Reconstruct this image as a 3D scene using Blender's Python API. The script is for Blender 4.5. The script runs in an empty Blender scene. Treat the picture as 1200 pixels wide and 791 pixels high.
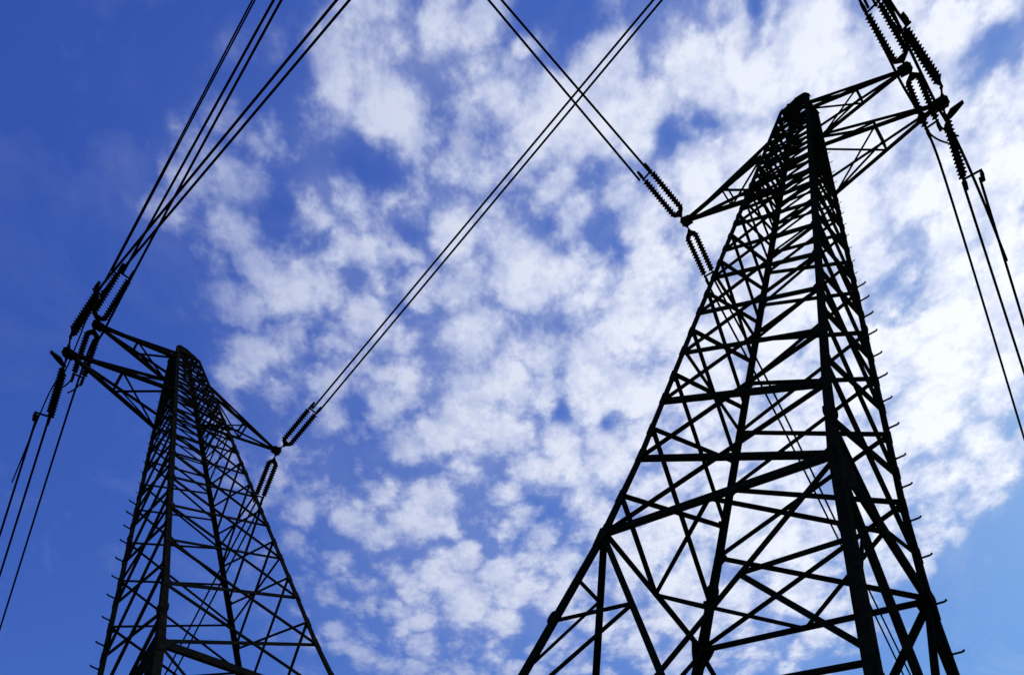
import bpy, bmesh, math, random
from mathutils import Vector, Matrix
random.seed(7)
sc = bpy.context.scene
C = sc.collection

# ------------------------------------------------------------------ camera
cd = bpy.data.cameras.new('camera')
cam = bpy.data.objects.new('camera', cd)
C.objects.link(cam)
cd.sensor_fit = 'HORIZONTAL'
cd.sensor_width = 36.0
cd.lens = 30.0
cd.shift_x = 0.0
cd.shift_y = (900 - 395.5) / 1200
cd.clip_start = 0.1
cd.clip_end = 3000
R = Matrix(((0.999189, 0.040255, 0.0), (0.021978, -0.545541, -0.837796), (-0.033725, 0.837117, -0.545983)))
cam.matrix_world = Matrix.Translation((0, 0, 1.6)) @ R.to_4x4()
sc.camera = cam

# ------------------------------------------------------------------ sun and exposure
SUN_EL, SUN_AZ = math.radians(47), math.radians(52)      # azimuth measured clockwise from +Y
sd = Vector((math.sin(SUN_AZ) * math.cos(SUN_EL), math.cos(SUN_AZ) * math.cos(SUN_EL), math.sin(SUN_EL)))
sl = bpy.data.lights.new('sun', 'SUN')
sl.energy = 3.0
sl.angle = math.radians(0.5)
sl.color = (1.0, 0.96, 0.9)
so = bpy.data.objects.new('sun', sl)
so.rotation_euler = sd.to_track_quat('Z', 'Y').to_euler()
so.location = sd * 200
C.objects.link(so)
sc.view_settings.view_transform = 'Standard'
sc.view_settings.look = 'None'
sc.view_settings.gamma = 1
sc.view_settings.exposure = 0
sc.view_settings.use_curve_mapping = False

# ------------------------------------------------------------------ world: Nishita sky with a layer of altocumulus
BL=[(-0.2323, 0.2697, 0.9345, -0.07, 230),
(-0.1614, 0.2759, 0.9476, 0.136, 230),
(-0.0876, 0.2807, 0.9558, 0.416, 230),
(-0.012, 0.284, 0.9588, 0.197, 230),
(0.0641, 0.2857, 0.9562, 0.074, 230),
(0.1394, 0.2857, 0.9481, 0.348, 230),
(0.2126, 0.2841, 0.9349, 0.228, 230),
(0.2827, 0.2811, 0.9171, 0.329, 230),
(0.3487, 0.2768, 0.8954, 0.252, 230),
(0.4102, 0.2714, 0.8707, 0.319, 230),
(-0.3803, 0.305, 0.8731, -0.04, 230),
(-0.3157, 0.3152, 0.895, 0.053, 230),
(-0.2462, 0.3243, 0.9134, 0.099, 230),
(0.0641, 0.3435, 0.937, 0.225, 230),
(0.143, 0.3431, 0.9283, 0.076, 230),
(0.2927, 0.3361, 0.8952, 0.176, 230),
(0.3612, 0.3301, 0.8721, -0.034, 230),
(0.4245, 0.3227, 0.846, 0.175, 230),
(-0.2603, 0.3826, 0.8865, 0.141, 230),
(-0.1835, 0.392, 0.9015, 0.077, 230),
(-0.1029, 0.3992, 0.9111, 0.184, 230),
(-0.0199, 0.4039, 0.9146, 0.149, 230),
(0.0638, 0.4057, 0.9118, 0.236, 230),
(0.1464, 0.4047, 0.9026, 0.065, 230),
(0.2265, 0.401, 0.8876, 0.188, 230),
(0.3024, 0.3949, 0.8675, 0.26, 230),
(0.3732, 0.3868, 0.8432, 0.044, 230),
(0.4383, 0.3771, 0.8159, 0.361, 230),
(-0.3485, 0.4303, 0.8327, -0.049, 230),
(-0.2744, 0.444, 0.853, -0.066, 230),
(-0.1949, 0.4556, 0.8686, 0.108, 230),
(-0.111, 0.4643, 0.8787, 0.152, 230),
(-0.0244, 0.4698, 0.8825, 0.218, 230),
(0.0631, 0.4717, 0.8795, 0.132, 230),
(0.1494, 0.47, 0.8699, 0.276, 230),
(0.2328, 0.465, 0.8542, 0.266, 230),
(0.3115, 0.4569, 0.8332, 0.184, 230),
(0.3846, 0.4464, 0.808, -0.091, 230),
(0.4513, 0.434, 0.7797, 0.332, 230),
(-0.2881, 0.5079, 0.8118, 0.126, 230),
(-0.206, 0.5217, 0.8279, 0.17, 230),
(-0.119, 0.5322, 0.8382, 0.062, 230),
(-0.029, 0.5386, 0.8421, 0.321, 230),
(0.062, 0.5406, 0.839, 0.156, 230),
(0.1518, 0.5381, 0.8291, 0.237, 230),
(0.2382, 0.5315, 0.8129, 0.178, 230),
(0.3196, 0.5212, 0.7913, 0.243, 230),
(0.3946, 0.508, 0.7656, 0.204, 230),
(0.4627, 0.4927, 0.737, 0.373, 230),
(-0.3008, 0.5728, 0.7625, 0.065, 230),
(-0.2165, 0.5892, 0.7785, 0.155, 230),
(-0.1269, 0.6014, 0.7888, 0.105, 230),
(-0.0338, 0.6088, 0.7926, 0.305, 230),
(0.0604, 0.6109, 0.7894, 0.222, 230),
(0.1532, 0.6076, 0.7793, 0.256, 230),
(0.2424, 0.5993, 0.763, 0.228, 230),
(0.3261, 0.5866, 0.7413, 0.283, 230),
(0.4029, 0.5705, 0.7157, 0.218, 230),
(0.4722, 0.552, 0.6873, -0.032, 230),
(-0.226, 0.6561, 0.72, 0.115, 230),
(-0.1342, 0.6702, 0.7299, 0.185, 230),
(-0.0387, 0.6786, 0.7335, 0.193, 230),
(0.0582, 0.6807, 0.7302, 0.161, 230),
(0.1535, 0.6765, 0.7202, 0.236, 230),
(0.245, 0.6665, 0.7041, 0.191, 230),
(0.3305, 0.6514, 0.683, 0.282, 230),
(0.4087, 0.6324, 0.658, 0.125, 230),
(0.479, 0.6107, 0.6306, -0.053, 230),
(-0.234, 0.7205, 0.6528, 0.191, 230),
(-0.1407, 0.7363, 0.6619, 0.253, 230),
(-0.0434, 0.7456, 0.665, 0.321, 230),
(0.0553, 0.7478, 0.6616, 0.252, 230),
(0.1525, 0.7427, 0.652, 0.318, 230),
(0.2456, 0.731, 0.6366, 0.317, 230),
(0.3325, 0.7137, 0.6166, 0.378, 230),
(-0.0773, 0.3211, 0.9439, 0.2, 806.0),
(-0.0444, 0.3964, 0.917, 0.15, 902.0),
(0.0239, 0.3489, 0.9368, 0.15, 968.0),
(0.0375, 0.4513, 0.8916, 0.1, 536.0),
(-0.1228, 0.4235, 0.8975, 0.2, 886.0),
(-0.0148, 0.4567, 0.8895, 0.1, 530.0),
(0.0602, 0.6179, 0.7839, 0.1, 451.0),
(0.0262, 0.2795, 0.9598, 0.2, 1088.0),
(-0.1602, 0.351, 0.9226, 0.15, 1005.0),
(-0.3319, 0.2797, 0.9009, 0.06, 1330.0),
(-0.2689, 0.6407, 0.7192, 0.05, 1374.0),
(0.4812, 0.6393, 0.5997, 0.12, 1120.0),
(0.4806, 0.5187, 0.7071, 0.15, 1226.0),
(0.4409, 0.2939, 0.8481, 0.2, 2727.0),
(0.436, 0.4249, 0.7933, 0.15, 2206.0),
(-0.0488, 0.2716, 0.9612, 0.2, 1106.0),
(-0.0041, 0.2787, 0.9604, 0.15, 1935.0),
(-0.0721, 0.3452, 0.9357, 0.15, 1744.0),
(0.4571, 0.5997, 0.6568, 0.15, 1919.0),
(0.4713, 0.5461, 0.6926, 0.15, 2065.0),
(-0.2358, 0.3432, 0.9092, 0.15, 1073.0),
(-0.3041, 0.376, 0.8753, 0.12, 1946.0),
(-0.2484, 0.4351, 0.8654, 0.15, 602.0),
(-0.256, 0.5615, 0.7868, 0.12, 817.0),
(-0.2197, 0.2764, 0.9356, 0.08, 1190.0),
(-0.1615, 0.6598, 0.7339, 0.1, 700.0),
(-0.0902, 0.3624, 0.9276, 0.1, 1706.0),
(-0.1999, 0.5988, 0.7756, 0.15, 1345.0),
(0.4759, 0.5815, 0.6598, 0.1, 1148.0),
(0.4497, 0.4959, 0.7429, 0.35, 1177.0),
(0.4699, 0.4602, 0.7533, 0.2, 1662.0),
(0.4108, 0.575, 0.7075, 0.3, 1792.0),
(0.4831, 0.5579, 0.6748, 0.35, 9000.0),
(0.4302, 0.6201, 0.6561, 0.25, 2789.0),
(-0.2453, 0.502, 0.8293, 0.2, 1543.0),
(-0.2288, 0.3805, 0.896, 0.15, 1795.0),
(-0.2088, 0.4406, 0.8731, 0.2, 2537.0),
(0.4863, 0.617, 0.6187, 0.2, 9000.0),
(0.0564, 0.2968, 0.9533, 0.2, 1884.0),
(0.2976, 0.3651, 0.8821, 0.15, 498.0),
(0.38, 0.3859, 0.8406, 0.15, 773.0),
(0.2175, 0.3232, 0.921, 0.12, 706.0),
(0.4735, 0.4173, 0.7756, 0.3, 1077.0),
(0.376, 0.2591, 0.8896, 0.25, 948.0),
(0.4527, 0.3352, 0.8262, 0.3, 1471.0),
(0.3385, 0.3911, 0.8558, 0.25, 1123.0),
(0.4186, 0.5221, 0.7431, 0.25, 1081.0),
(0.0416, 0.2678, 0.9626, -0.5, 2271.0),
(0.0864, 0.2683, 0.9595, -0.4, 3116.0),
(0.1748, 0.3512, 0.9198, -0.6, 4053.0),
(0.2074, 0.3323, 0.9201, -0.5, 6663.0),
(0.2323, 0.2631, 0.9364, -0.5, 6056.0),
(0.2379, 0.2859, 0.9283, -0.3, 9000.0),
(0.1123, 0.4196, 0.9007, -0.5, 2106.0),
(0.3812, 0.4438, 0.811, -0.5, 3635.0),
(0.4176, 0.2758, 0.8658, -0.4, 6044.0),
(0.4121, 0.2999, 0.8604, -0.3, 8938.0),
(-0.0886, 0.3625, 0.9278, -0.35, 3843.0),
(-0.1176, 0.3575, 0.9265, -0.4, 3235.0),
(-0.2069, 0.397, 0.8942, -0.4, 1977.0),
(-0.089, 0.4228, 0.9018, -0.4, 4345.0),
(-0.0204, 0.3507, 0.9363, -0.4, 2470.0),
(0.3855, 0.2947, 0.8744, -0.4, 6836.0),
(0.4377, 0.3743, 0.8175, -0.3, 6551.0),
(0.1043, 0.3648, 0.9252, -0.35, 6820.0),
(0.0597, 0.3993, 0.9149, -0.3, 2979.0),
(0.0615, 0.5665, 0.8218, -0.4, 6006.0),
(0.1255, 0.5742, 0.8091, -0.3, 8278.0),
(0.0401, 0.6496, 0.7592, -0.4, 1614.0),
(0.0099, 0.3044, 0.9525, -0.35, 8493.0),
(-0.1227, 0.3125, 0.942, 0.3, 1375.0),
(-0.2714, 0.381, 0.8839, 0.28, 1449.0),
(-0.2823, 0.3227, 0.9034, 0.1, 4686.0),
(-0.274, 0.3325, 0.9024, 0.15, 4568.0),
(-0.1598, 0.2678, 0.9501, -0.12, 1160.0),
(-0.1082, 0.3193, 0.9415, -0.1, 458.0),
(-0.3442, 0.3632, 0.8658, 0.12, 2787.0),
(-0.3891, 0.4183, 0.8208, 0.08, 4640.0),
(-0.3062, 0.2842, 0.9085, 0.25, 8073.0),
(-0.0383, 0.5416, 0.8398, 0.3, 832.0),
(-0.1026, 0.639, 0.7624, 0.3, 1647.0),
(-0.1915, 0.4362, 0.8793, 0.2, 1610.0),
(-0.1547, 0.3886, 0.9083, 0.25, 3141.0),
(0.4795, 0.5559, 0.679, 0.35, 7243.0),
(-0.0313, 0.7131, 0.7003, 0.2, 1157.0),
(0.4921, 0.6524, 0.5764, 0.2, 9000.0),
(0.2245, 0.3825, 0.8963, 0.2, 1008.0),
(0.2837, 0.2864, 0.9152, 0.2, 1244.0),
(-0.2211, 0.5092, 0.8317, 0.15, 1500.0),
(-0.0503, 0.7053, 0.7071, 0.25, 1678.0),
(-0.1083, 0.2685, 0.9572, 0.2, 2013.0)]
world = bpy.data.worlds.new('World')
sc.world = world
world.use_nodes = True
nt = world.node_tree
nt.nodes.clear()
def N(t, **k):
    n = nt.nodes.new(t)
    for a, b in k.items(): setattr(n, a, b)
    return n
def mth(op, a, b=None, c=None, clamp=False):
    n = N('ShaderNodeMath', operation=op, use_clamp=clamp)
    for i, v in enumerate((a, b, c)):
        if v is None: continue
        if isinstance(v, (int, float)): n.inputs[i].default_value = v
        else: nt.links.new(v, n.inputs[i])
    return n.outputs[0]
def vmt(op, a, b=None, out=0):
    n = N('ShaderNodeVectorMath', operation=op)
    for i, v in enumerate((a, b)):
        if v is None: continue
        if isinstance(v, (tuple, list)): n.inputs[i].default_value = v
        else: nt.links.new(v, n.inputs[i])
    return n.outputs[out]
tc = N('ShaderNodeTexCoord')
D = vmt('NORMALIZE', tc.outputs['Generated'])
sky = N('ShaderNodeTexSky', sky_type='NISHITA', sun_disc=False, sun_elevation=SUN_EL, sun_rotation=SUN_AZ,
        air_density=1.0, dust_density=0.2, ozone_density=1.6, altitude=200)
SKY_STRENGTH = 0.1
# a polarising filter's deeper, more saturated blue
hs = N('ShaderNodeHueSaturation')
hs.inputs['Hue'].default_value = 0.5
hs.inputs['Saturation'].default_value = 1.0
hs.inputs['Value'].default_value = 1.05
tint = N('ShaderNodeMix', data_type='RGBA', blend_type='MULTIPLY')
tint.inputs['Factor'].default_value = 1.0
tint.inputs['B'].default_value = (0.72, 0.86, 1.45, 1)
nt.links.new(sky.outputs[0], tint.inputs['A'])
sp = N('ShaderNodeSeparateColor'); nt.links.new(tint.outputs['Result'], sp.inputs[0])
cb = N('ShaderNodeCombineColor')
for i, (gm, kk) in enumerate(((1.36, 1.61), (1.42, 1.80), (0.76, 0.834))):      # the film's contrast in each colour
    nt.links.new(mth('MULTIPLY', mth('POWER', mth('MULTIPLY', sp.outputs[i], SKY_STRENGTH), gm), kk / SKY_STRENGTH), cb.inputs[i])
nt.links.new(cb.outputs[0], hs.inputs['Color'])
sep = N('ShaderNodeSeparateXYZ'); nt.links.new(D, sep.inputs[0])
den = mth('ADD', mth('MAXIMUM', sep.outputs[2], 0.02), 0.18)
cmb = N('ShaderNodeCombineXYZ')
nt.links.new(mth('DIVIDE', sep.outputs[0], den), cmb.inputs[0])
nt.links.new(mth('DIVIDE', sep.outputs[1], den), cmb.inputs[1])
P = cmb.outputs[0]
def noise(vec, scale, detail, rough, dist=0.0, w=0.0, lac=2.0, out='Fac'):
    n = N('ShaderNodeTexNoise', noise_dimensions='3D')
    n.inputs['Scale'].default_value = scale
    n.inputs['Detail'].default_value = detail
    n.inputs['Roughness'].default_value = rough
    n.inputs['Distortion'].default_value = dist
    n.inputs['Lacunarity'].default_value = lac
    nt.links.new(vmt('ADD', vec, (w, w * 1.7, w * 0.3)), n.inputs['Vector'])
    return n.outputs[out]
# slightly warped coordinates so that the cells' edges curl
wn = noise(P, 9.0, 3, 0.55, out='Color', w=3.1)
Pw = vmt('ADD', P, vmt('SCALE', vmt('SUBTRACT', wn, (0.5, 0.5, 0.5))))
Pw.node.inputs[1].links[0].from_node.inputs['Scale'].default_value = 0.045
# where the banks of cloud stand in the sky: direction, weight, sharpness
Dw = vmt('NORMALIZE', vmt('ADD', D, vmt('SCALE', vmt('SUBTRACT', noise(P, 14.0, 4, 0.6, w=8.2, out='Color'), (0.5, 0.5, 0.5)))))
Dw.node.inputs[0].links[0].from_node.inputs[1].links[0].from_node.inputs['Scale'].default_value = 0.07
acc = None
for dx, dy, dz, wt, k in BL:
    t = mth('EXPONENT', mth('MULTIPLY_ADD', vmt('DOT_PRODUCT', Dw, (dx, dy, dz), out=1), k, -k))
    acc = mth('MULTIPLY', t, wt) if acc is None else mth('MULTIPLY_ADD', t, wt, acc)
n1 = noise(Pw, 11.0, 5, 0.5, w=1.3)
n2 = noise(Pw, 32.0, 6, 0.56, w=5.7)
n3 = noise(P, 110.0, 4, 0.6, w=2.2)
vo = N('ShaderNodeTexVoronoi', feature='SMOOTH_F1')
vo.inputs['Scale'].default_value = 25.0; vo.inputs['Smoothness'].default_value = 0.35
nt.links.new(vmt('ADD', Pw, vmt('MULTIPLY', noise(P, 40.0, 3, 0.5, out='Color', w=4.4), (0.03, 0.03, 0.03))), vo.inputs['Vector'])
puff = mth('SUBTRACT', 0.52, vo.outputs['Distance'])
a1 = mth('MULTIPLY', mth('SUBTRACT', n1, 0.5), 1.35)
a2 = mth('MULTIPLY_ADD', mth('SUBTRACT', n2, 0.5), 1.15, mth('MULTIPLY', puff, 1.5))
a3 = mth('MULTIPLY', mth('SUBTRACT', n3, 0.5), 0.5)
tex = mth('ADD', mth('ADD', a1, a2), a3)
# texture only acts where there is some cloud
amp = mth('MULTIPLY', mth('MINIMUM', mth('MULTIPLY', mth('MAXIMUM', acc, 0.0), 2.2), 1.0), 1.0)
dens = mth('MULTIPLY_ADD', tex, amp, acc)
mr = N('ShaderNodeMapRange', interpolation_type='SMOOTHSTEP')
nt.links.new(dens, mr.inputs['Value'])
mr.inputs['From Min'].default_value = 0.20
mr.inputs['From Max'].default_value = 0.98
veil = mth('MULTIPLY', mth('POWER', mth('MAXIMUM', acc, 0.0), 1.5), 0.34)      # thin haze between the cells
m1 = mth('MULTIPLY', mth('SUBTRACT', 1.0, mr.outputs[0]), mth('SUBTRACT', 1.0, mth('MINIMUM', veil, 0.9)))
wisp = mth('MULTIPLY', mth('MULTIPLY', mth('MAXIMUM', mth('SUBTRACT', noise(Pw, 7.0, 7, 0.62, w=11.0, dist=0.6), 0.5), 0.0), noise(P, 3.0, 2, 0.5, w=7.7)), 1.5, clamp=True)      # faint high cirrus everywhere
alpha = mth('MULTIPLY', mth('SUBTRACT', 1.0, m1, clamp=True), mth('MULTIPLY_ADD', acc, 1.35, 0.06, clamp=True))
alpha = mth('MAXIMUM', alpha, wisp)
# thin cloud is blue-grey, thick cloud white; the relief of the cells shades it a little
cr = N('ShaderNodeValToRGB')
el = cr.color_ramp.elements
el[0].position = 0.0; el[0].color = (5.2, 5.9, 7.9, 1)
el[1].position = 1.0; el[1].color = (9.6, 9.8, 10.2, 1)
e = el.new(0.55); e.color = (7.2, 7.7, 9.2, 1)
soft = N('ShaderNodeMapRange'); nt.links.new(dens, soft.inputs['Value'])
soft.inputs['From Min'].default_value = 0.1; soft.inputs['From Max'].default_value = 1.45
relief = mth('ADD', mth('MULTIPLY', mth('SUBTRACT', noise(Pw, 24.0, 6, 0.6, w=5.2), 0.5), 1.9), mth('MULTIPLY', mth('SUBTRACT', n3, 0.5), 0.7))
sh = mth('ADD', mth('MULTIPLY_ADD', soft.outputs[0], 0.75, 0.22), relief, clamp=True)
nt.links.new(sh, cr.inputs[0])
# cloud nearer the sun scatters more light
sg = mth('POWER', mth('MAXIMUM', vmt('DOT_PRODUCT', D, tuple(sd), out=1), 0.0), 3.0)
brv = N('ShaderNodeCombineXYZ')
for i, (k1, k0) in enumerate(((0.70, 0.345), (0.655, 0.405), (0.44, 0.64))):
    nt.links.new(mth('MULTIPLY_ADD', sg, k1, k0), brv.inputs[i])
cc = N('ShaderNodeVectorMath', operation='MULTIPLY')
nt.links.new(cr.outputs[0], cc.inputs[0]); nt.links.new(brv.outputs[0], cc.inputs[1])
mix = N('ShaderNodeMix', data_type='RGBA', blend_type='MIX')
nt.links.new(mth('MULTIPLY', alpha, 0.95), mix.inputs['Factor'])
nt.links.new(hs.outputs[0], mix.inputs['A']); nt.links.new(cc.outputs[0], mix.inputs['B'])
bg = N('ShaderNodeBackground'); bg.inputs['Strength'].default_value = SKY_STRENGTH
nt.links.new(mix.outputs['Result'], bg.inputs['Color'])
wo = N('ShaderNodeOutputWorld'); nt.links.new(bg.outputs[0], wo.inputs['Surface'])

# ------------------------------------------------------------------ materials
def material(name, c1, c2, scale, rough, metal=0.0, bump=0.0):
    m = bpy.data.materials.new(name); m.use_nodes = True
    t = m.node_tree; b = t.nodes['Principled BSDF']
    g = t.nodes.new('ShaderNodeTexCoord'); n = t.nodes.new('ShaderNodeTexNoise')
    n.inputs['Scale'].default_value = scale; n.inputs['Detail'].default_value = 6
    t.links.new(g.outputs['Object'], n.inputs['Vector'])
    r = t.nodes.new('ShaderNodeValToRGB')
    r.color_ramp.elements[0].position = 0.35; r.color_ramp.elements[0].color = (*c1, 1)
    r.color_ramp.elements[1].position = 0.65; r.color_ramp.elements[1].color = (*c2, 1)
    t.links.new(n.outputs['Fac'], r.inputs[0]); t.links.new(r.outputs[0], b.inputs['Base Color'])
    b.inputs['Roughness'].default_value = rough; b.inputs['Metallic'].default_value = metal
    b.inputs['Specular IOR Level'].default_value = 0.0 if max(c2) < 0.02 else 0.3
    if bump:
        bp = t.nodes.new('ShaderNodeBump'); bp.inputs['Strength'].default_value = bump
        t.links.new(n.outputs['Fac'], bp.inputs['Height']); t.links.new(bp.outputs[0], b.inputs['Normal'])
    return m
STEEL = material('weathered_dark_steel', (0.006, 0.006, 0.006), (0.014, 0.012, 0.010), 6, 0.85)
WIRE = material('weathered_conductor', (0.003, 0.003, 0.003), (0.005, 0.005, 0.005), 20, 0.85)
GLAZE = material('dark_brown_insulator', (0.004, 0.003, 0.003), (0.007, 0.005, 0.004), 9, 0.6)
CONC = material('footing_concrete', (0.25, 0.24, 0.22), (0.36, 0.35, 0.33), 3, 0.9, bump=0.3)
GRASS = material('dry_meadow', (0.035, 0.05, 0.018), (0.09, 0.085, 0.035), 0.35, 0.95, bump=0.6)

# ------------------------------------------------------------------ helpers
def link(name, bm, mat, parent=None, smooth=False):
    me = bpy.data.meshes.new(name); bm.to_mesh(me); bm.free()
    me.materials.append(mat)
    if smooth:
        for p in me.polygons: p.use_smooth = True
    o = bpy.data.objects.new(name, me); C.objects.link(o)
    if parent: o.parent = parent
    return o
def empty(name, loc=(0, 0, 0), parent=None):
    o = bpy.data.objects.new(name, None); C.objects.link(o); o.location = loc
    o.empty_display_size = 0.3
    if parent: o.parent = parent
    return o
def tag(o, label, cat, group=None):
    o['label'] = label; o['category'] = cat
    if group: o['group'] = group
def loft(bm, rings, caps=True):
    vs = [[bm.verts.new(p) for p in r] for r in rings]
    n = len(vs[0])
    for a, b in zip(vs, vs[1:]):
        for i in range(n):
            bm.faces.new((a[i], a[(i + 1) % n], b[(i + 1) % n], b[i]))
    if caps:
        bm.faces.new(vs[0][::-1]); bm.faces.new(vs[-1])
def lsec(c, u, v, w, t):
    return [c + u * a + v * b for a, b in ((0, 0), (w, 0), (w, t), (t, t), (t, w), (0, w))]
def angle_bar(bm, p0, p1, n_in, w, t=0.012, off=0.0, flip=1):
    """a steel angle from p0 to p1: one flange flat against the face, the other turned inwards"""
    a = (p1 - p0).normalized()
    v = (n_in - a * n_in.dot(a)).normalized()
    u = a.cross(v) * flip
    rr = []
    for p in (p0, p1):
        c = p + v * off - u * (w / 2)
        rr.append(lsec(c, u, v, w, t))
    loft(bm, rr)
def box_bar(bm, p0, p1, n_in, w, d, off=0.0):
    a = (p1 - p0).normalized()
    v = (n_in - a * n_in.dot(a)).normalized()
    u = a.cross(v)
    rr = []
    for p in (p0, p1):
        c = p + v * off
        rr.append([c + u * x * w / 2 + v * y * d for x, y in ((-1, 0), (1, 0), (1, 1), (-1, 1))])
    loft(bm, rr)
def tube(bm, pts, r, n=8, caps=True):
    rings = []
    prev = None
    for i, p in enumerate(pts):
        a = (pts[min(i + 1, len(pts) - 1)] - pts[max(i - 1, 0)]).normalized()
        if prev is None:
            prev = a.orthogonal().normalized()
        u = (prev - a * prev.dot(a)).normalized(); prev = u
        v = a.cross(u)
        rr = r[i] if isinstance(r, (list, tuple)) else r
        rings.append([p + (u * math.cos(k * math.tau / n) + v * math.sin(k * math.tau / n)) * rr for k in range(n)])
    loft(bm, rings, caps)
def smooth_path(pts, sub=8):
    out = []
    P_ = [pts[0] * 2 - pts[1]] + list(pts) + [pts[-1] * 2 - pts[-2]]
    for i in range(1, len(P_) - 2):
        p0, p1, p2, p3 = P_[i - 1:i + 3]
        for k in range(sub):
            t = k / sub
            out.append(0.5 * ((2 * p1) + (p2 - p0) * t + (2 * p0 - 5 * p1 + 4 * p2 - p3) * t * t + (3 * p1 - p0 - 3 * p2 + p3) * t ** 3))
    out.append(pts[-1].copy())
    return out

# ------------------------------------------------------------------ the ground
bm = bmesh.new()
NG = 40
gv = [[bm.verts.new(((i / NG - .5) * 2400, (j / NG - .5) * 2400, 0)) for j in range(NG + 1)] for i in range(NG + 1)]
for i in range(NG):
    for j in range(NG):
        bm.faces.new((gv[i][j], gv[i + 1][j], gv[i + 1][j + 1], gv[i][j + 1]))
g = link('ground', bm, GRASS); g['kind'] = 'structure'

# ------------------------------------------------------------------ data of the two towers (frame units, 1 = half the body's width at the ring beam)
STRINGS = {
 'R': {
  'll_near': ([-1.4626, -0.1387, 7.6809], [-1.5334, -0.9557, 7.658]),
  'll_far': ([-1.4773, 0.1738, 7.6762], [-1.5533, 0.9448, 7.6515]),
  'rl_near': ([1.6246, -0.1991, 6.9136], [1.5471, -1.0502, 6.9047]),
  'rl_far': ([1.5444, 0.1891, 6.9044], [1.4633, 1.0506, 6.8941]),
  'ru_near': ([1.2469, -0.1215, 8.3297], [1.208, -0.9522, 8.3246]),
  'ru_far': ([1.2597, 0.1119, 8.3313], [1.2301, 0.8785, 8.3275]),
 },
 'L': {
  'll_near': ([-1.4959, -0.1919, 7.6697], [-1.551, -1.0336, 7.6511]),
  'll_far': ([-1.4885, 0.1796, 7.6722], [-1.6111, 0.9547, 7.6302]),
  'rl_near': ([1.6242, -0.2595, 6.9142], [1.5705, -1.0327, 6.9075]),
  'rl_far': ([1.5415, 0.2199, 6.9036], [1.4355, 1.0588, 6.8886]),
  'ru_near': ([1.2695, -0.0881, 8.3328], [1.2308, -0.9416, 8.3275]),
  'ru_far': ([1.2423, 0.1122, 8.3291], [1.1595, 0.9225, 8.3171]),
 },
}
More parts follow.
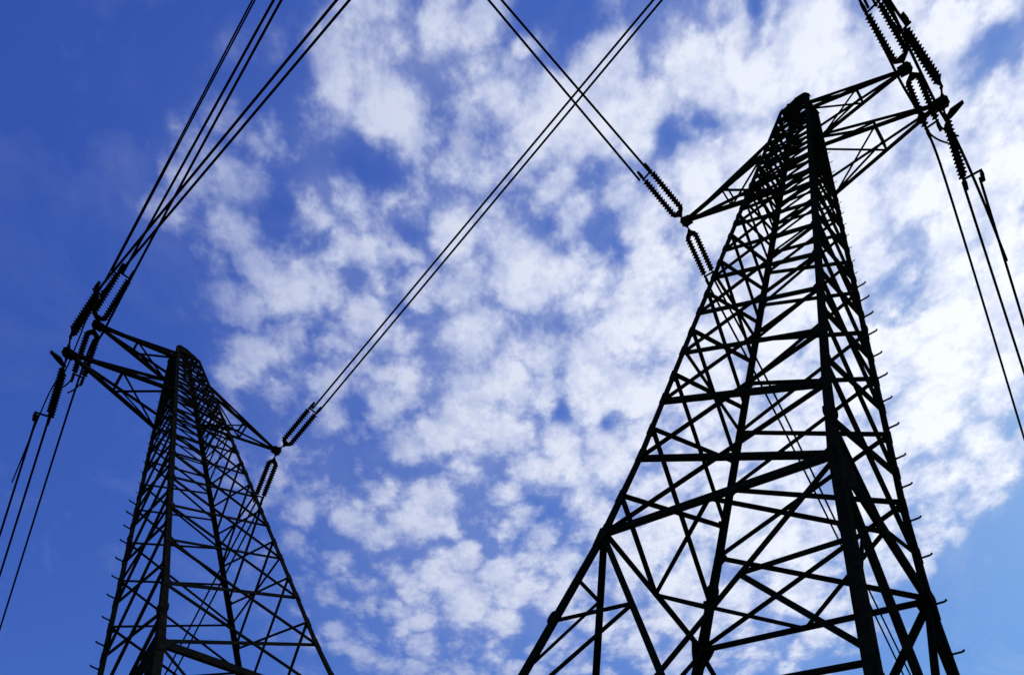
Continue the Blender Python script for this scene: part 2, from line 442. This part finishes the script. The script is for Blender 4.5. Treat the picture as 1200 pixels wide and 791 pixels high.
WIRES = {
 'R': {
  'll_a': [[-1.6332, -0.9482, 7.6246], [-1.9152, -4.1914, 7.5218], [-2.0273, -5.495, 7.4774]],
  'll_b': [[-1.4886, -0.9258, 7.6726], [-1.8089, -4.1278, 7.562], [-1.9343, -5.4154, 7.5144]],
  'll_c': [[-1.6196, 0.9838, 7.6293], [-1.7578, 3.213, 7.5807], [-2.0357, 6.8915, 7.474], [-2.3566, 10.7306, 7.3352], [-2.6747, 14.3442, 7.1801]],
  'll_d': [[-1.5306, 1.0019, 7.659], [-1.6683, 3.2991, 7.6125], [-1.967, 6.9565, 7.5015], [-2.2713, 10.8123, 7.3738], [-2.5605, 14.458, 7.2379]],
  'rl_a': [[1.526, -1.0591, 6.9021], [1.4964, -1.4673, 6.8984], [1.4416, -2.3235, 6.8911]],
  'rl_b': [[1.5769, -1.0442, 6.9083], [1.5383, -1.4266, 6.9036], [1.4881, -2.2768, 6.8973]],
  'rl_c': [[1.4438, 1.0598, 6.8914], [1.189, 4.1544, 6.8521], [0.9766, 6.7696, 6.8119]],
  'rl_d': [[1.5904, 1.1233, 6.9098], [1.3916, 3.4026, 6.8842], [1.1576, 6.0456, 6.8465]],
  'ru_a': [[1.1749, -0.9599, 8.3202], [1.1738, -1.0835, 8.32], [1.1792, -1.9082, 8.3208]],
  'ru_b': [[1.2512, -0.9226, 8.3302], [1.2402, -1.0187, 8.3288], [1.2308, -1.8564, 8.3276]],
  'ru_c': [[1.1334, -1.1718, 8.3144], [1.1428, -0.4008, 8.3157], [1.1468, 0.1245, 8.3163], [1.1705, 0.8933, 8.3196], [1.0849, 2.0911, 8.3073], [0.6529, 6.4729, 8.2307], [0.392, 9.1166, 8.172]],
  'rl_e': [[1.5214, -1.7691, 6.9016], [1.5234, -1.2416, 6.9018], [1.5182, -0.7689, 6.9012], [1.5222, -0.0524, 6.9017], [1.5392, 0.2587, 6.9037], [1.5462, 0.7459, 6.9046], [1.531, 1.499, 6.9027], [1.4957, 2.3935, 6.8983]],
  'up_a': [[1.1334, -1.1718, 8.3144], [1.1302, -2.0149, 8.3139]],
 },
 'L': {
  'll_a': [[-1.5285, -1.0486, 7.6587], [-2.0836, -9.0582, 7.4467], [-2.1855, -10.5082, 7.4024]],
  'll_b': [[-1.621, -1.0685, 7.6268], [-2.1587, -9.1486, 7.4142], [-2.2571, -10.5958, 7.3702]],
  'll_c': [[-1.6086, 1.0433, 7.6311], [-1.783, 3.2482, 7.5676], [-1.978, 5.6692, 7.4908], [-2.2336, 8.9646, 7.3809]],
  'll_d': [[-1.6896, 1.0257, 7.6022], [-1.8786, 3.1526, 7.5307], [-2.0904, 5.5577, 7.4438], [-2.3542, 8.8446, 7.3252]],
  'rl_a': [[1.5924, -1.0393, 6.9103], [1.5409, -1.4101, 6.9036], [0.9248, -5.9104, 6.7929], [0.7752, -7.0134, 6.7574]],
  'rl_b': [[1.5487, -1.0541, 6.9046], [1.4696, -1.5363, 6.8936], [0.8288, -6.0212, 6.7705], [0.6823, -7.1234, 6.7336]],
  'rl_c': [[1.4351, 1.0913, 6.8885], [1.0983, 4.1215, 6.8297], [0.8166, 6.686, 6.7675]],
  'rl_d': [[1.5574, 1.1207, 6.9058], [1.3182, 3.3811, 6.87], [1.0638, 5.7979, 6.8228]],
  'ru_a': [[1.2548, -0.9177, 8.3308], [1.1883, -5.2539, 8.3214], [1.1759, -6.157, 8.3196]],
  'ru_c': [[1.1088, -6.2351, 8.3093], [1.1259, -5.3247, 8.312], [1.1526, -1.651, 8.3161], [1.1465, 0.0688, 8.3152], [1.1565, 0.8336, 8.3167], [0.5114, 6.3986, 8.1916], [0.1615, 9.4458, 8.0997]],
  'rl_e': [[1.5459, -6.003, 6.9042], [1.5499, -5.1967, 6.9048], [1.5696, -1.3815, 6.9074], [1.585, -1.0185, 6.9093], [1.5337, -0.197, 6.9026], [1.5139, 0.3022, 6.8999], [1.5527, 0.7304, 6.9051], [1.4696, 2.3866, 6.8936]],
  'rl_f': [[1.5278, -6.0239, 6.9018], [1.5313, -5.2178, 6.9023], [1.5553, -1.3958, 6.9055]],
 },
}
AFF = {
 'R': ([[2.421534, 1.50496, 0.633293], [-1.845604, 1.683928, -0.171049], [-0.906301, -0.763613, 2.583771]], [6.62058, 15.80086, 17.85641]),
 'L': ([[-2.086128, -1.794137, -0.632727], [-2.510722, 1.815858, 0.170897], [-0.659546, -0.734871, 2.581461]], [-9.16125, 21.60691, 17.39999]),
}

KINK, WX, ZX, SLOPE, PEAK = 1.2016, 0.1711, 8.9373, 0.117235, 0.44
def half(z):
    if z < 0: return 1 - 0.155 * z
    if z < KINK: return 1 - SLOPE * z
    wk = 1 - SLOPE * KINK
    return wk + (WX - wk) * (z - KINK) / (ZX - KINK)
SG = {'L': (-1, -1), 'F': (1, -1), 'R': (1, 1), 'B': (-1, 1)}
Z = [0, 1.2016, 2.1837, 3.0736, 3.8776, 4.6401, 5.266, 5.876, 6.26, 6.56, 6.8485, 7.06, 7.265, 7.44, 7.6078, 7.80, 7.9953, 8.18, 8.3536, 8.6335, 8.9373]
H = [0.55, 1.65, 2.62] + [(a + b) / 2 for a, b in zip(Z[3:], Z[4:])]
BOLTS = [8.6, 8.35, 8.1, 7.85, 7.6, 7.35, 7.1, 6.85, 6.6, 6.35, 6.1, 5.85, 5.58, 5.3, 5.05, 4.78, 4.51, 4.2, 3.87, 3.48, 3.11, 2.73, 2.31, 1.85, 1.44, 0.99, 0.52, -0.03, -0.57, -1.15, -1.7, -2.3, -2.9, -3.5]
TIPS = {'ll': (-1.4508, 0, 7.6846), 'rl': (1.5727, 0, 6.9078), 'ru': (1.2413, 0, 8.329)}

class Frame:
    def __init__(s, key):
        m, t = AFF[key]
        s.m = Matrix(m); s.t = Vector(t)
        s.k = (s.m @ Vector((1, 0, 0))).length / 2.9
    def __call__(s, x, y=None, z=None):
        v = Vector(x) if y is None else Vector((x, y, z))
        return s.m @ v + s.t
    def d(s, *v):
        return (s.m @ Vector(v)).normalized()

def build_tower(key, label):
    F = Frame(key)
    s = F.k
    foot = F(0, 0, -7.0)
    base = Vector((foot.x, foot.y, 0))
    root = empty('transmission_tower', base)
    tag(root, label, 'transmission tower', 'lattice transmission towers')
    def node(n, z):
        w = half(z)
        return F(SG[n][0] * w, SG[n][1] * w, z) - base
    def loc(x, y, z): return F(x, y, z) - base
    NIN = {'LF': F.d(0, 1, 0), 'BR': F.d(0, -1, 0), 'LB': F.d(1, 0, 0), 'FR': F.d(-1, 0, 0)}
    # --- legs: one rolled angle each, lighter towards the top, run down to the ground
    legs = {}
    for n in 'LFRB':
        bm = bmesh.new()
        zf = -7.0
        for _ in range(30):
            if (node(n, zf) + base).z > 0.25: zf -= 0.25
            elif (node(n, zf) + base).z < -0.3: zf += 0.22
        u = F.d(-SG[n][0], 0, 0); v = F.d(0, -SG[n][1], 0)
        rings = []
        for z, w in ((zf, .225), (-2, .22), (0, .205), (.6, .18), (1.2, .165), (2.2, .155), (4.6, .145), (6.8, .14), (8.94, .125)):
            c = node(n, z) - (u + v) * 0.02 * s
            rings.append(lsec(c, u, v, w * s, 0.022 * s))
        loft(bm, rings)
        legs[n] = link('leg', bm, STEEL, root)
        # concrete footing under the leg
        c = node(n, zf) + base
        bm = bmesh.new()
        rr = []
        for hh, rad in ((-0.9, 0.75), (0.18, 0.75), (0.35, 0.42), (0.55, 0.38)):
            rr.append([Vector((c.x + a * rad, c.y + b * rad, hh)) - base for a, b in ((-1, -1), (1, -1), (1, 1), (-1, 1))])
        loft(bm, rr)
        link('footing', bm, CONC, root)
    # --- climbing bolts up one leg
    bb = bmesh.new()
    tube(bb, [Vector((0, 0, 0)), Vector((.235, 0, 0)), Vector((.26, 0, .012)), Vector((.27, 0, .045))], .026, 8)
    bmesh.ops.create_cone(bb, cap_ends=True, segments=6, radius1=.04, radius2=.04, depth=.04, matrix=Matrix.Translation((.02, 0, 0)) @ Matrix.Rotation(math.pi / 2, 4, 'Y'))
    bme = bpy.data.meshes.new('step_bolt'); bb.to_mesh(bme); bb.free(); bme.materials.append(STEEL)
    xa = F.d(1, -.12, 0.02)
    za = (F.d(0, 0, 1) - xa * F.d(0, 0, 1).dot(xa)).normalized()
    rot = Matrix((xa, za.cross(xa), za)).transposed().to_4x4()
    for z in BOLTS:
        kz = 1.0 if z < 4.9 else .45
        o = bpy.data.objects.new('step_bolt', bme); C.objects.link(o); o.parent = legs['R']
        o.matrix_local = Matrix.Translation(node('R', z) - F.d(1, 0, 0) * .01) @ rot @ Matrix.Scale(s * kz * (.95 + .08 * random.random()), 4)
    # --- cross bracing of the four faces, staggered half a panel between neighbouring faces
    braces = []
    def brace(p0, p1, n_in, w, off=0.0, flip=1, name='face_brace'):
        braces.append((p0, p1, n_in, w * s, off * s, flip, name))
    def bw(z): return 0.098 if z < 1.5 else 0.088 if z < 4 else 0.078 if z < 6 else 0.058
    for fa, (a, b) in (('LF', 'LF'), ('BR', 'BR')):
        for i in range(len(Z) - 1):
            z0, z1 = Z[i], Z[i + 1]
            brace(node(a, z0), node(b, z1), NIN[fa], bw(z0), 0.012)
            brace(node(b, z0), node(a, z1), NIN[fa], bw(z0) * (1.35 if i in (0, 1) and fa == 'LF' else 1), 0.03, -1)
    for fa, (a, b) in (('LB', 'LB'), ('FR', 'FR')):
        for i in range(len(H) - 1):
            z0, z1 = H[i], H[i + 1]
            brace(node(a, z0), node(b, z1), NIN[fa], bw(z0), 0.012)
            brace(node(b, z0), node(a, z1), NIN[fa], bw(z0), 0.03, -1)
        ma = (node(a, 0) + node(b, 0)) / 2
        brace(node(a, H[0]), ma, NIN[fa], .1, 0.012)
        brace(node(b, H[0]), ma, NIN[fa], .1, 0.012)
    far = []
    for i, (p0, p1, n_in, w, off, flip, name) in enumerate(braces):
        zc = (p0 + p1).z
        far.append((zc, i))
    far.sort()
    keep = set(i for _, i in far[:98])
    rest = bmesh.new()
    for i, (p0, p1, n_in, w, off, flip, name) in enumerate(braces):
        if i in keep:
            bm = bmesh.new(); angle_bar(bm, p0, p1, n_in, w, 0.011, off, flip); link(name, bm, STEEL, root)
        else:
            angle_bar(rest, p0, p1, n_in, w, 0.011, off, flip)
    o = link('top_brace', rest, STEEL, root); o['kind'] = 'stuff'
    def bar(name, p0, p1, n_in, w, off=0.0, flip=1, parent=root, t=.011):
        bm = bmesh.new(); angle_bar(bm, p0, p1, n_in, w * s, t, off * s, flip); return link(name, bm, STEEL, parent)
    # --- ring beam of heavy double channels at the foot of the braced body
    mids = {}
    for fa, wd in (('LF', .27), ('FR', .27), ('BR', .15), ('LB', .10)):
        a, b = fa
        bm = bmesh.new()
        p0, p1 = node(a, 0), node(b, 0)
        box_bar(bm, p0, p1, NIN[fa], wd * s, .09 * s, 0.02)
        link('ring_beam', bm, STEEL, root)
        mids[fa] = (p0 + p1) / 2 + NIN[fa] * .05
    # --- horizontal diaphragm inside the ring
    up = F.d(0, 0, 1)
    dn = -up
    c0 = loc(0, 0, 0)
    for a, b, w in (('LF', 'LB', .09), ('LB', 'BR', .13), ('BR', 'FR', .12), ('FR', 'LF', .08)):
        bar('diaphragm_brace', mids[a], mids[b], dn, w)
    bar('diaphragm_brace', mids['LB'] + up * .16, node('B', 0) + up * .2, dn, .06)
    # --- open base under the ring: great crosses with small stays to the legs
    zb = -7.0
    for fa, n_in in NIN.items():
        a, b = fa
        w1 = .15 if fa in ('LF', 'FR') else .13
        def P0(t, p, q): return p.lerp(q, t)
        bar('base_brace', node(a, 0), node(b, zb), n_in, w1, .014)
        bar('base_brace', node(b, 0), node(a, zb), n_in, .085 if fa == 'LF' else w1 * 1.1, .034, -1)
        for x, y in ((a, b), (b, a)):
            top, end = node(x, 0), node(y, zb)
            if fa in ('LF', 'BR'):
                q = top.lerp(end, .186)
                big = x in 'FB'
                bar('stay', node(x, -1.24), q, n_in, .12 if big else .07, .02)
                bar('stay', q, node(x, -2.55), n_in, .12 if big else .075, .03, -1)
            else:
                q = top.lerp(end, .094)
                bar('stay', node(x, -.68), q, n_in, .07, .02)
                bar('stay', q, node(x, -1.97), n_in, .08, .03, -1)
        bar('base_brace', node(a, -2.6), node(b, -2.6), n_in, .09, .05)
    # --- gusset plates where the braces meet the legs
    def gusset(n, z, fa, hh, ww):
        p = node(n, z); a = (node(n, z + .1) - node(n, z - .1)).normalized()
        other = fa[1] if fa[0] == n else fa[0]
        inw = (node(other, z) - p).normalized()
        nn = -NIN[fa]
        pts = [(-hh, -.03), (hh, -.03), (hh * .85, ww * .45), (hh * .3, ww), (-hh * .3, ww), (-hh * .85, ww * .45)]
        bm = bmesh.new()
        loft(bm, [[p + a * x * s + inw * y * s + nn * (k * s) for x, y in pts] for k in (.021, .034)])
        link('gusset_plate', bm, STEEL, root)
    for i, z in enumerate(Z[:11]):
        k = max(.42, 1 - z / 11)
        for fa in ('LF', 'BR'):
            for n in fa: gusset(n, z, fa, .28 * k, .27 * k)
    for i, z in enumerate(H[:10]):
        k = max(.42, 1 - z / 11)
        for fa in ('LB', 'FR'):
            for n in fa: gusset(n, z, fa, .24 * k, .25 * k)
    # knife-shaped ring gussets at the heads of the base
    for n in 'LFRB':
        for kk, fa in ((1, 'LF' if n in 'LF' else 'BR'), (1.3 if n == 'F' else 1, 'FR' if n in 'FR' else 'LB')):
            if n != 'F': kk *= .62
            elif fa == 'LF': kk = .55
            p = node(n, 0)
            other = fa[1] if fa[0] == n else fa[0]
            inw = (node(other, 0) - p).normalized(); a = (node(n, .2) - node(n, -.2)).normalized()
            bm = bmesh.new()
            pts = [(-.85, -.02), (.16, -.10), (.24, .1), (.12, .62), (-.25, .52), (-.85, .22)]
            loft(bm, [[p + a * x * s * kk + inw * y * s * kk - NIN[fa] * (k * s) for x, y in pts] for k in (.037, .052)])
            link('corner_plate', bm, STEEL, root)
    # --- bolted splice sleeves on the legs
    for n, z in (('F', .68), ('B', .73), ('L', -1.21), ('R', .03), ('F', 3.9), ('R', 4.0)):
        k = .8 if z < 3 else .6
        u = F.d(-SG[n][0], 0, 0); v = F.d(0, -SG[n][1], 0)
        a = (node(n, z + .1) - node(n, z - .1)).normalized()
        bm = bmesh.new()
        rr = []
        for hh, e in ((-.25, .0), (-.2, .03), (-.05, .045), (.1, .045), (.2, .03), (.25, .0)):
            c = node(n, z) + a * hh * s * k - (u + v) * (.03 + e) * s * k
            L_ = (.235 + e * 1.3) * s * k
            rr.append([c, c + u * L_, c + u * L_ + v * .05 * s, c + u * .06 * s + v * .06 * s, c + v * L_ + u * .05 * s, c + v * L_])
        loft(bm, rr)
        link('splice_sleeve', bm, STEEL, legs[n])
    # --- peak
    px = []
    pk = empty('peak', (0, 0, 0), root)
    tw = .05
    for n in 'LFRB':
        e = F(SG[n][0] * tw, SG[n][1] * tw, ZX + PEAK) - base
        px.append(e)
        bar('peak_leg', node(n, ZX), e, NIN['LF'] if n in 'LF' else NIN['BR'], .13, parent=pk)
    for fa, n_in in NIN.items():
        a, b = fa
        for t0, t1 in ((0, .4), (.4, .8)):
            A0 = node(a, ZX).lerp(px['LFRB'.index(a)], t0); B1 = node(b, ZX).lerp(px['LFRB'.index(b)], t1)
            B0 = node(b, ZX).lerp(px['LFRB'.index(b)], t0); A1 = node(a, ZX).lerp(px['LFRB'.index(a)], t1)
            bar('peak_brace', A0, B1, n_in, .085, .01, parent=pk); bar('peak_brace', B0, A1, n_in, .085, .02, -1, parent=pk)
            bar('peak_brace', A0, B0, n_in, .085, .02, parent=pk)
    bm = bmesh.new()
    loft(bm, [[F(x * .06, y * .06, ZX + PEAK + h_) - base for x, y in ((-1, -1), (1, -1), (1, 1), (-1, 1))] for h_ in (-.08, .0)])
    link('cap_plate', bm, STEEL, pk)
    # --- horizontal struts at the crossarm levels
    for z in (6.8485, 7.265, 7.6078, 7.9953, 8.3536, 8.6335, 8.9373, 4.6401, 3.0736):
        for fa, n_in in NIN.items():
            if z < 6 and fa in ('LF', 'BR'): continue
            a, b = fa
            bar('horizontal_strut', node(a, z), node(b, z), n_in, .07, .03)
    # --- crossarms
    for tip, (za, zb_), (n1, n2) in (('rl', (6.8485, 7.265), 'FR'), ('ll', (7.6078, 7.9953), 'LB'), ('ru', (8.3536, 8.6335), 'FR')):
        arm = empty('crossarm', (0, 0, 0), root)
        T = F(TIPS[tip]) - base
        b1, b2, t1, t2 = node(n1, za), node(n2, za), node(n1, zb_), node(n2, zb_)
        for r, w in ((b1, .125), (b2, .125), (t1, .085), (t2, .085)):
            bm = bmesh.new(); angle_bar(bm, r, T, up if w > .1 else dn, w * s, .012); link('chord', bm, STEEL, arm)
        f = .50
        m1, m2, q1, q2 = (r.lerp(T, f) for r in (b1, b2, t1, t2))
        ins = (b2 - b1).normalized()
        for p, q, nn in ((m1, m2, up), (b1, m2, up), (b2, m1, up), (q1, q2, dn), (m1, q1, ins), (m2, q2, -ins), (b1, q1, ins), (b2, q2, -ins), (t1, m1.lerp(b1, .0), ins)):
            bm = bmesh.new(); angle_bar(bm, p, q, nn, .06 * s, .009, .01); link('strut', bm, STEEL, arm)
        # tip plates and hanger
        bm = bmesh.new()
        xo = (T - (b1 + b2) / 2).normalized(); yo = ins; zo = xo.cross(yo).normalized()
        for side in (-1, 1):
            hex_ = [(-.28, -.02), (-.12, -.14), (.08, -.16), (.18, -.04), (.16, .10), (-.05, .13), (-.28, .06)]
            loft(bm, [[T + xo * x * s + zo * y * s + yo * side * k * s for x, y in hex_] for k in (.07, .09)])
        bmesh.ops.create_cone(bm, cap_ends=True, segments=12, radius1=.07 * s, radius2=.07 * s, depth=.34 * s,
                              matrix=Matrix.Translation(T) @ yo.to_track_quat('Z', 'Y').to_matrix().to_4x4())
        loft(bm, [[T + xo * x * s + yo * y * s + zo * k * s for x, y in ((-.22, -.17), (.1, -.19), (.17, -.08), (.17, .08), (.1, .19), (-.22, .17))] for k in (-.02, .01)])
        link('tip_plate', bm, STEEL, arm)
        if tip == 'rl':
            bm = bmesh.new()
            c = T + F.d(0, 1, 0) * .42 * s
            loft(bm, [[c + xo * x * s + yo * y * s + zo * k * s for x, y in ((-.15, .06), (.10, -.16), (.46, -.20), (.46, -.10), (.2, .03), (.02, .10))] for k in (-.03, .03)])
            link('tip_bracket', bm, STEEL, arm)
    return root, F

# ------------------------------------------------------------------ insulator sets
disc_mesh = None
def get_disc():
    global disc_mesh
    if disc_mesh: return disc_mesh
    bm = bmesh.new()
    prof = [(.0, -.066), (.060, -.058), (.070, -.046), (.074, -.028), (.085, -.020), (.110, .000), (.117, .012), (.115, .024), (.104, .030), (.094, .024), (.086, .036), (.076, .028), (.070, .046), (.058, .052), (.0, .058)]
    n = 16
    rings = []
    for r, x in prof:
        rings.append([Vector((x, math.cos(k * math.tau / n) * max(r, .001), math.sin(k * math.tau / n) * max(r, .001))) for k in range(n)])
    loft(bm, rings)
    disc_mesh = bpy.data.meshes.new('disc'); bm.to_mesh(disc_mesh); bm.free(); disc_mesh.materials.append(GLAZE)
    for p in disc_mesh.polygons: p.use_smooth = True
    return disc_mesh
def build_string(F, a, b, label, tip, sep=.17, wide=None, horns=False, vert=False):
    s = F.k
    A, B = F(a), F(b)
    x = (B - A).normalized()
    y = F.d(1, 0, 0); y = (y - x * y.dot(x)).normalized()
    z = x.cross(y)
    root = bpy.data.objects.new('insulator_string', None); C.objects.link(root); root.empty_display_size = .2
    root.matrix_world = Matrix.Translation(A) @ Matrix((x, y, z)).transposed().to_4x4()
    tag(root, label, 'insulator string', 'double insulator strings on the crossarms')
    L = (B - A).length; h = sep * s
    V = Vector
    bm = bmesh.new()      # shackle from the arm tip to the first yoke
    Tl = root.matrix_world.inverted() @ F(tip)
    tube(bm, [Tl, Tl * .35, V((0, 0, 0))], .03 * s)
    for q in (Tl * .6, Tl * .12):
        bmesh.ops.create_cone(bm, cap_ends=True, segments=10, radius1=.05 * s, radius2=.05 * s, depth=.1 * s, matrix=Matrix.Translation(q))
    link('shackle', bm, STEEL, root)
    def yoke(x0, x1, hw):
        bm = bmesh.new()
        pts = [(x0, -.05 * s), (x0, .05 * s), (x1 - .03, hw + .05 * s), (x1 + .05 * s, hw + .05 * s), (x1 + .05 * s, -hw - .05 * s), (x1 - .03, -hw - .05 * s)]
        loft(bm, [[(V((p, k, q)) if vert else V((p, q, k))) for p, q in pts] for k in (-.018, .018)])
        for sy in (-1, 1):
            bmesh.ops.create_cone(bm, cap_ends=True, segments=8, radius1=.04 * s, radius2=.04 * s, depth=.12, matrix=Matrix.Translation((x1, 0, sy * hw) if vert else (x1, sy * hw, 0)))
        return link('yoke_plate', bm, STEEL, root)
    yoke(-.05 * s, .12 * s, h)
    s0, s1 = .14 * s, L - .10 * s
    n = round((s1 - s0) / (.112 * s))
    step = (s1 - s0) / n
    for sy in (-1, 1):
        bm = bmesh.new()
        oy, oz = (0, sy * h) if vert else (sy * h, 0)
        tube(bm, [V((s0 - .04, oy, oz)), V((s1 + .05, oy, oz))], .03 * s)
        rod = link('insulator_chain', bm, STEEL, root)
        for i in range(n):
            o = bpy.data.objects.new('disc', get_disc()); C.objects.link(o); o.parent = rod
            o.location = (s0 + (i + .5) * step, oy, oz)
            o.scale = (min(1.1, step / .103), s, s)
            o.rotation_euler = (random.random() * 6, 0, 0)
    # far yoke with clamps
    bm = bmesh.new()
    x1 = L - .02 * s
    lo, hi = (-h - .06 * s, h + .06 * s) if wide is None else (-.06, wide)
    loft(bm, [[V((p, q, k)) for p, q in ((x1 - .035, lo), (x1 - .035, hi), (x1 + .035, hi), (x1 + .035, lo))] for k in (-.022, .022)])
    if vert: loft(bm, [[V((p, k, q)) for p, q in ((x1 - .07, -h - .06), (x1 - .07, h + .06), (x1 - .03, h + .06), (x1 - .03, -h - .06))] for k in (-.025, .025)])
    link('yoke_plate', bm, STEEL, root)
    for q in ((-h, h) if wide is None else (0, wide * .94)):
        bm = bmesh.new()
        tube(bm, [V((x1, q, 0)), V((x1 + .12 * s, q, 0)), V((x1 + .34 * s, q, 0))], [.035 * s, .06 * s, .045 * s])
        link('wire_clamp', bm, STEEL, root)
    if horns:
        for q in (-h, h):
            bm = bmesh.new()
            tube(bm, smooth_path([V((x1, q, 0)), V((x1 + .3, q + .05, -.05)), V((x1 + .62, q + .2, -.1)), V((x1 + .9, q + .42, -.1))], 5), .028 * s)
            link('arcing_horn', bm, STEEL, root)
    return root

def build_wire(F, pts, label, name='conductor_wire', r=.036, lead=None, tail=(0, 0), rmin=None, group='conductor wires'):
    P_ = [F(p) for p in pts]
    if lead is not None: P_ = [lead] + P_
    path = smooth_path(P_, 6)
    a0 = (P_[0] - P_[1]).normalized(); a1 = (P_[-1] - P_[-2]).normalized()
    if tail[0]: path = [path[0] + a0 * d for d in (tail[0], tail[0] * .6, tail[0] * .25)] + path
    if tail[1]: path = path + [path[-1] + a1 * d for d in (tail[1] * .25, tail[1] * .6, tail[1])]
    bm = bmesh.new()
    tube(bm, path, r * F.k, 8)
    o = link(name, bm, WIRE, None, True)
    tag(o, label, 'power line', group)
    return o

SIDE = {'R': 'right', 'L': 'left'}
towers = {}
towers['R'] = build_tower('R', 'taller, nearer dark steel lattice tower standing on the right, against the clouds')
towers['L'] = build_tower('L', 'smaller, farther dark steel lattice tower standing on the left, against clear blue sky')
names = {
 'R': {'ll_near': 'double disc insulator string up and left of the right tower\'s left arm tip',
       'll_far': 'double disc insulator string hanging below the right tower\'s left arm tip',
       'rl_near': 'outermost double insulator string above the right tower\'s lower right arm tip',
       'rl_far': 'double insulator string below the right tower\'s lower right arm tip',
       'ru_near': 'double insulator string above the right tower\'s upper right arm tip',
       'ru_far': 'double insulator string between the right tower\'s two right arm tips'},
 'L': {'ll_near': 'double disc insulator string up and right of the left tower\'s right arm tip',
       'll_far': 'double disc insulator string hanging below the left tower\'s right arm tip',
       'rl_near': 'outermost double insulator string above the left tower\'s lower left arm tip',
       'rl_far': 'double insulator string below the left tower\'s lower left arm tip',
       'ru_near': 'double insulator string above the left tower\'s upper left arm tip',
       'ru_far': 'double insulator string between the left tower\'s two left arm tips'}}
for k in 'RL':
    F = towers[k][1]
    for n, (a, b) in STRINGS[k].items():
        build_string(F, a, b, names[k][n], TIPS[n[:2]], sep={'ll_near': .18, 'll_far': .16, 'rl_near': .15, 'rl_far': .15, 'ru_near': .20, 'ru_far': .17}[n],
                     wide=.55 if n == 'rl_far' else None, horns=(n == 'ru_far'), vert=n[:2] == 'rl')
wl = {
 'R': {'ll_a': ('lower wire of the pair rising left from the right tower\'s left arm', 0, 1), 'll_b': ('upper wire of the pair rising left from the right tower\'s left arm', 0, 1),
       'll_c': ('left wire of the pair seen through the right tower\'s lattice', 0, 1), 'll_d': ('right wire of the pair seen through the right tower\'s lattice', 0, 1),
       'rl_a': ('left wire above the right tower\'s outermost upper insulator string', 0, 1), 'rl_b': ('right wire above the right tower\'s outermost upper insulator string', 0, 1),
       'rl_c': ('middle one of the three wires descending at the right edge', 0, 1), 'rl_d': ('outermost of the three wires descending at the right edge', 0, 1),
       'ru_a': ('left wire above the insulators of the right tower\'s upper right arm', 0, 1), 'ru_b': ('right wire above the insulators of the right tower\'s upper right arm', 0, 1),
       'ru_c': ('long innermost wire passing the right tower\'s right arm tips down the right edge', 0, 1),
       'rl_e': ('thin jumper wire beside the lower right arm tip, ending loose by the outermost wire', 1, 0),
       'up_a': None},
 'L': {'ll_a': ('left wire of the long pair rising right from the left tower', 0, 1), 'll_b': ('right wire of the long pair rising right from the left tower', 0, 1),
       'll_c': ('left wire of the pair seen through the left tower\'s lattice', 0, 1), 'll_d': ('right wire of the pair seen through the left tower\'s lattice', 0, 1),
       'rl_a': ('left wire of the steeply slanting pair above the left tower\'s left arms', 0, 1), 'rl_b': ('rightmost wire of the slanting pairs above the left tower\'s left arms', 0, 1),
       'rl_c': ('middle one of the three wires descending at the left edge', 0, 1), 'rl_d': ('outermost of the three wires descending at the left edge', 0, 1),
       'ru_a': ('left wire of the middle pair above the left tower\'s left arms', 0, 1),
       'ru_c': ('long wire passing the left tower\'s left arm tips down the left edge', 1, 1),
       'rl_e': ('thin leftmost wire passing beside the left tower\'s lower left arm tip', 1, 0),
       'rl_f': ('thin second wire hugging the leftmost wire at the top', 1, 0)}}
ends = {'ll_a': 'll_near', 'll_b': 'll_near', 'll_c': 'll_far', 'll_d': 'll_far', 'rl_a': 'rl_near', 'rl_b': 'rl_near', 'rl_c': 'rl_far', 'rl_d': 'rl_far', 'ru_a': 'ru_near', 'ru_b': 'ru_near'}
for k in 'RL':
    F = towers[k][1]
    for n, pts in WIRES[k].items():
        if wl[k].get(n) is None: continue
        lab, t0, t1 = wl[k][n]
        thin = n in ('rl_e', 'rl_f')
        build_wire(F, pts, lab, name='jumper_wire' if thin else 'conductor_wire', r=.022 if n == 'rl_f' or (k == 'L' and n == 'rl_e') else .038,
                   tail=(60 * t0, 90 * t1), group='jumper wires' if thin else 'conductor wires')
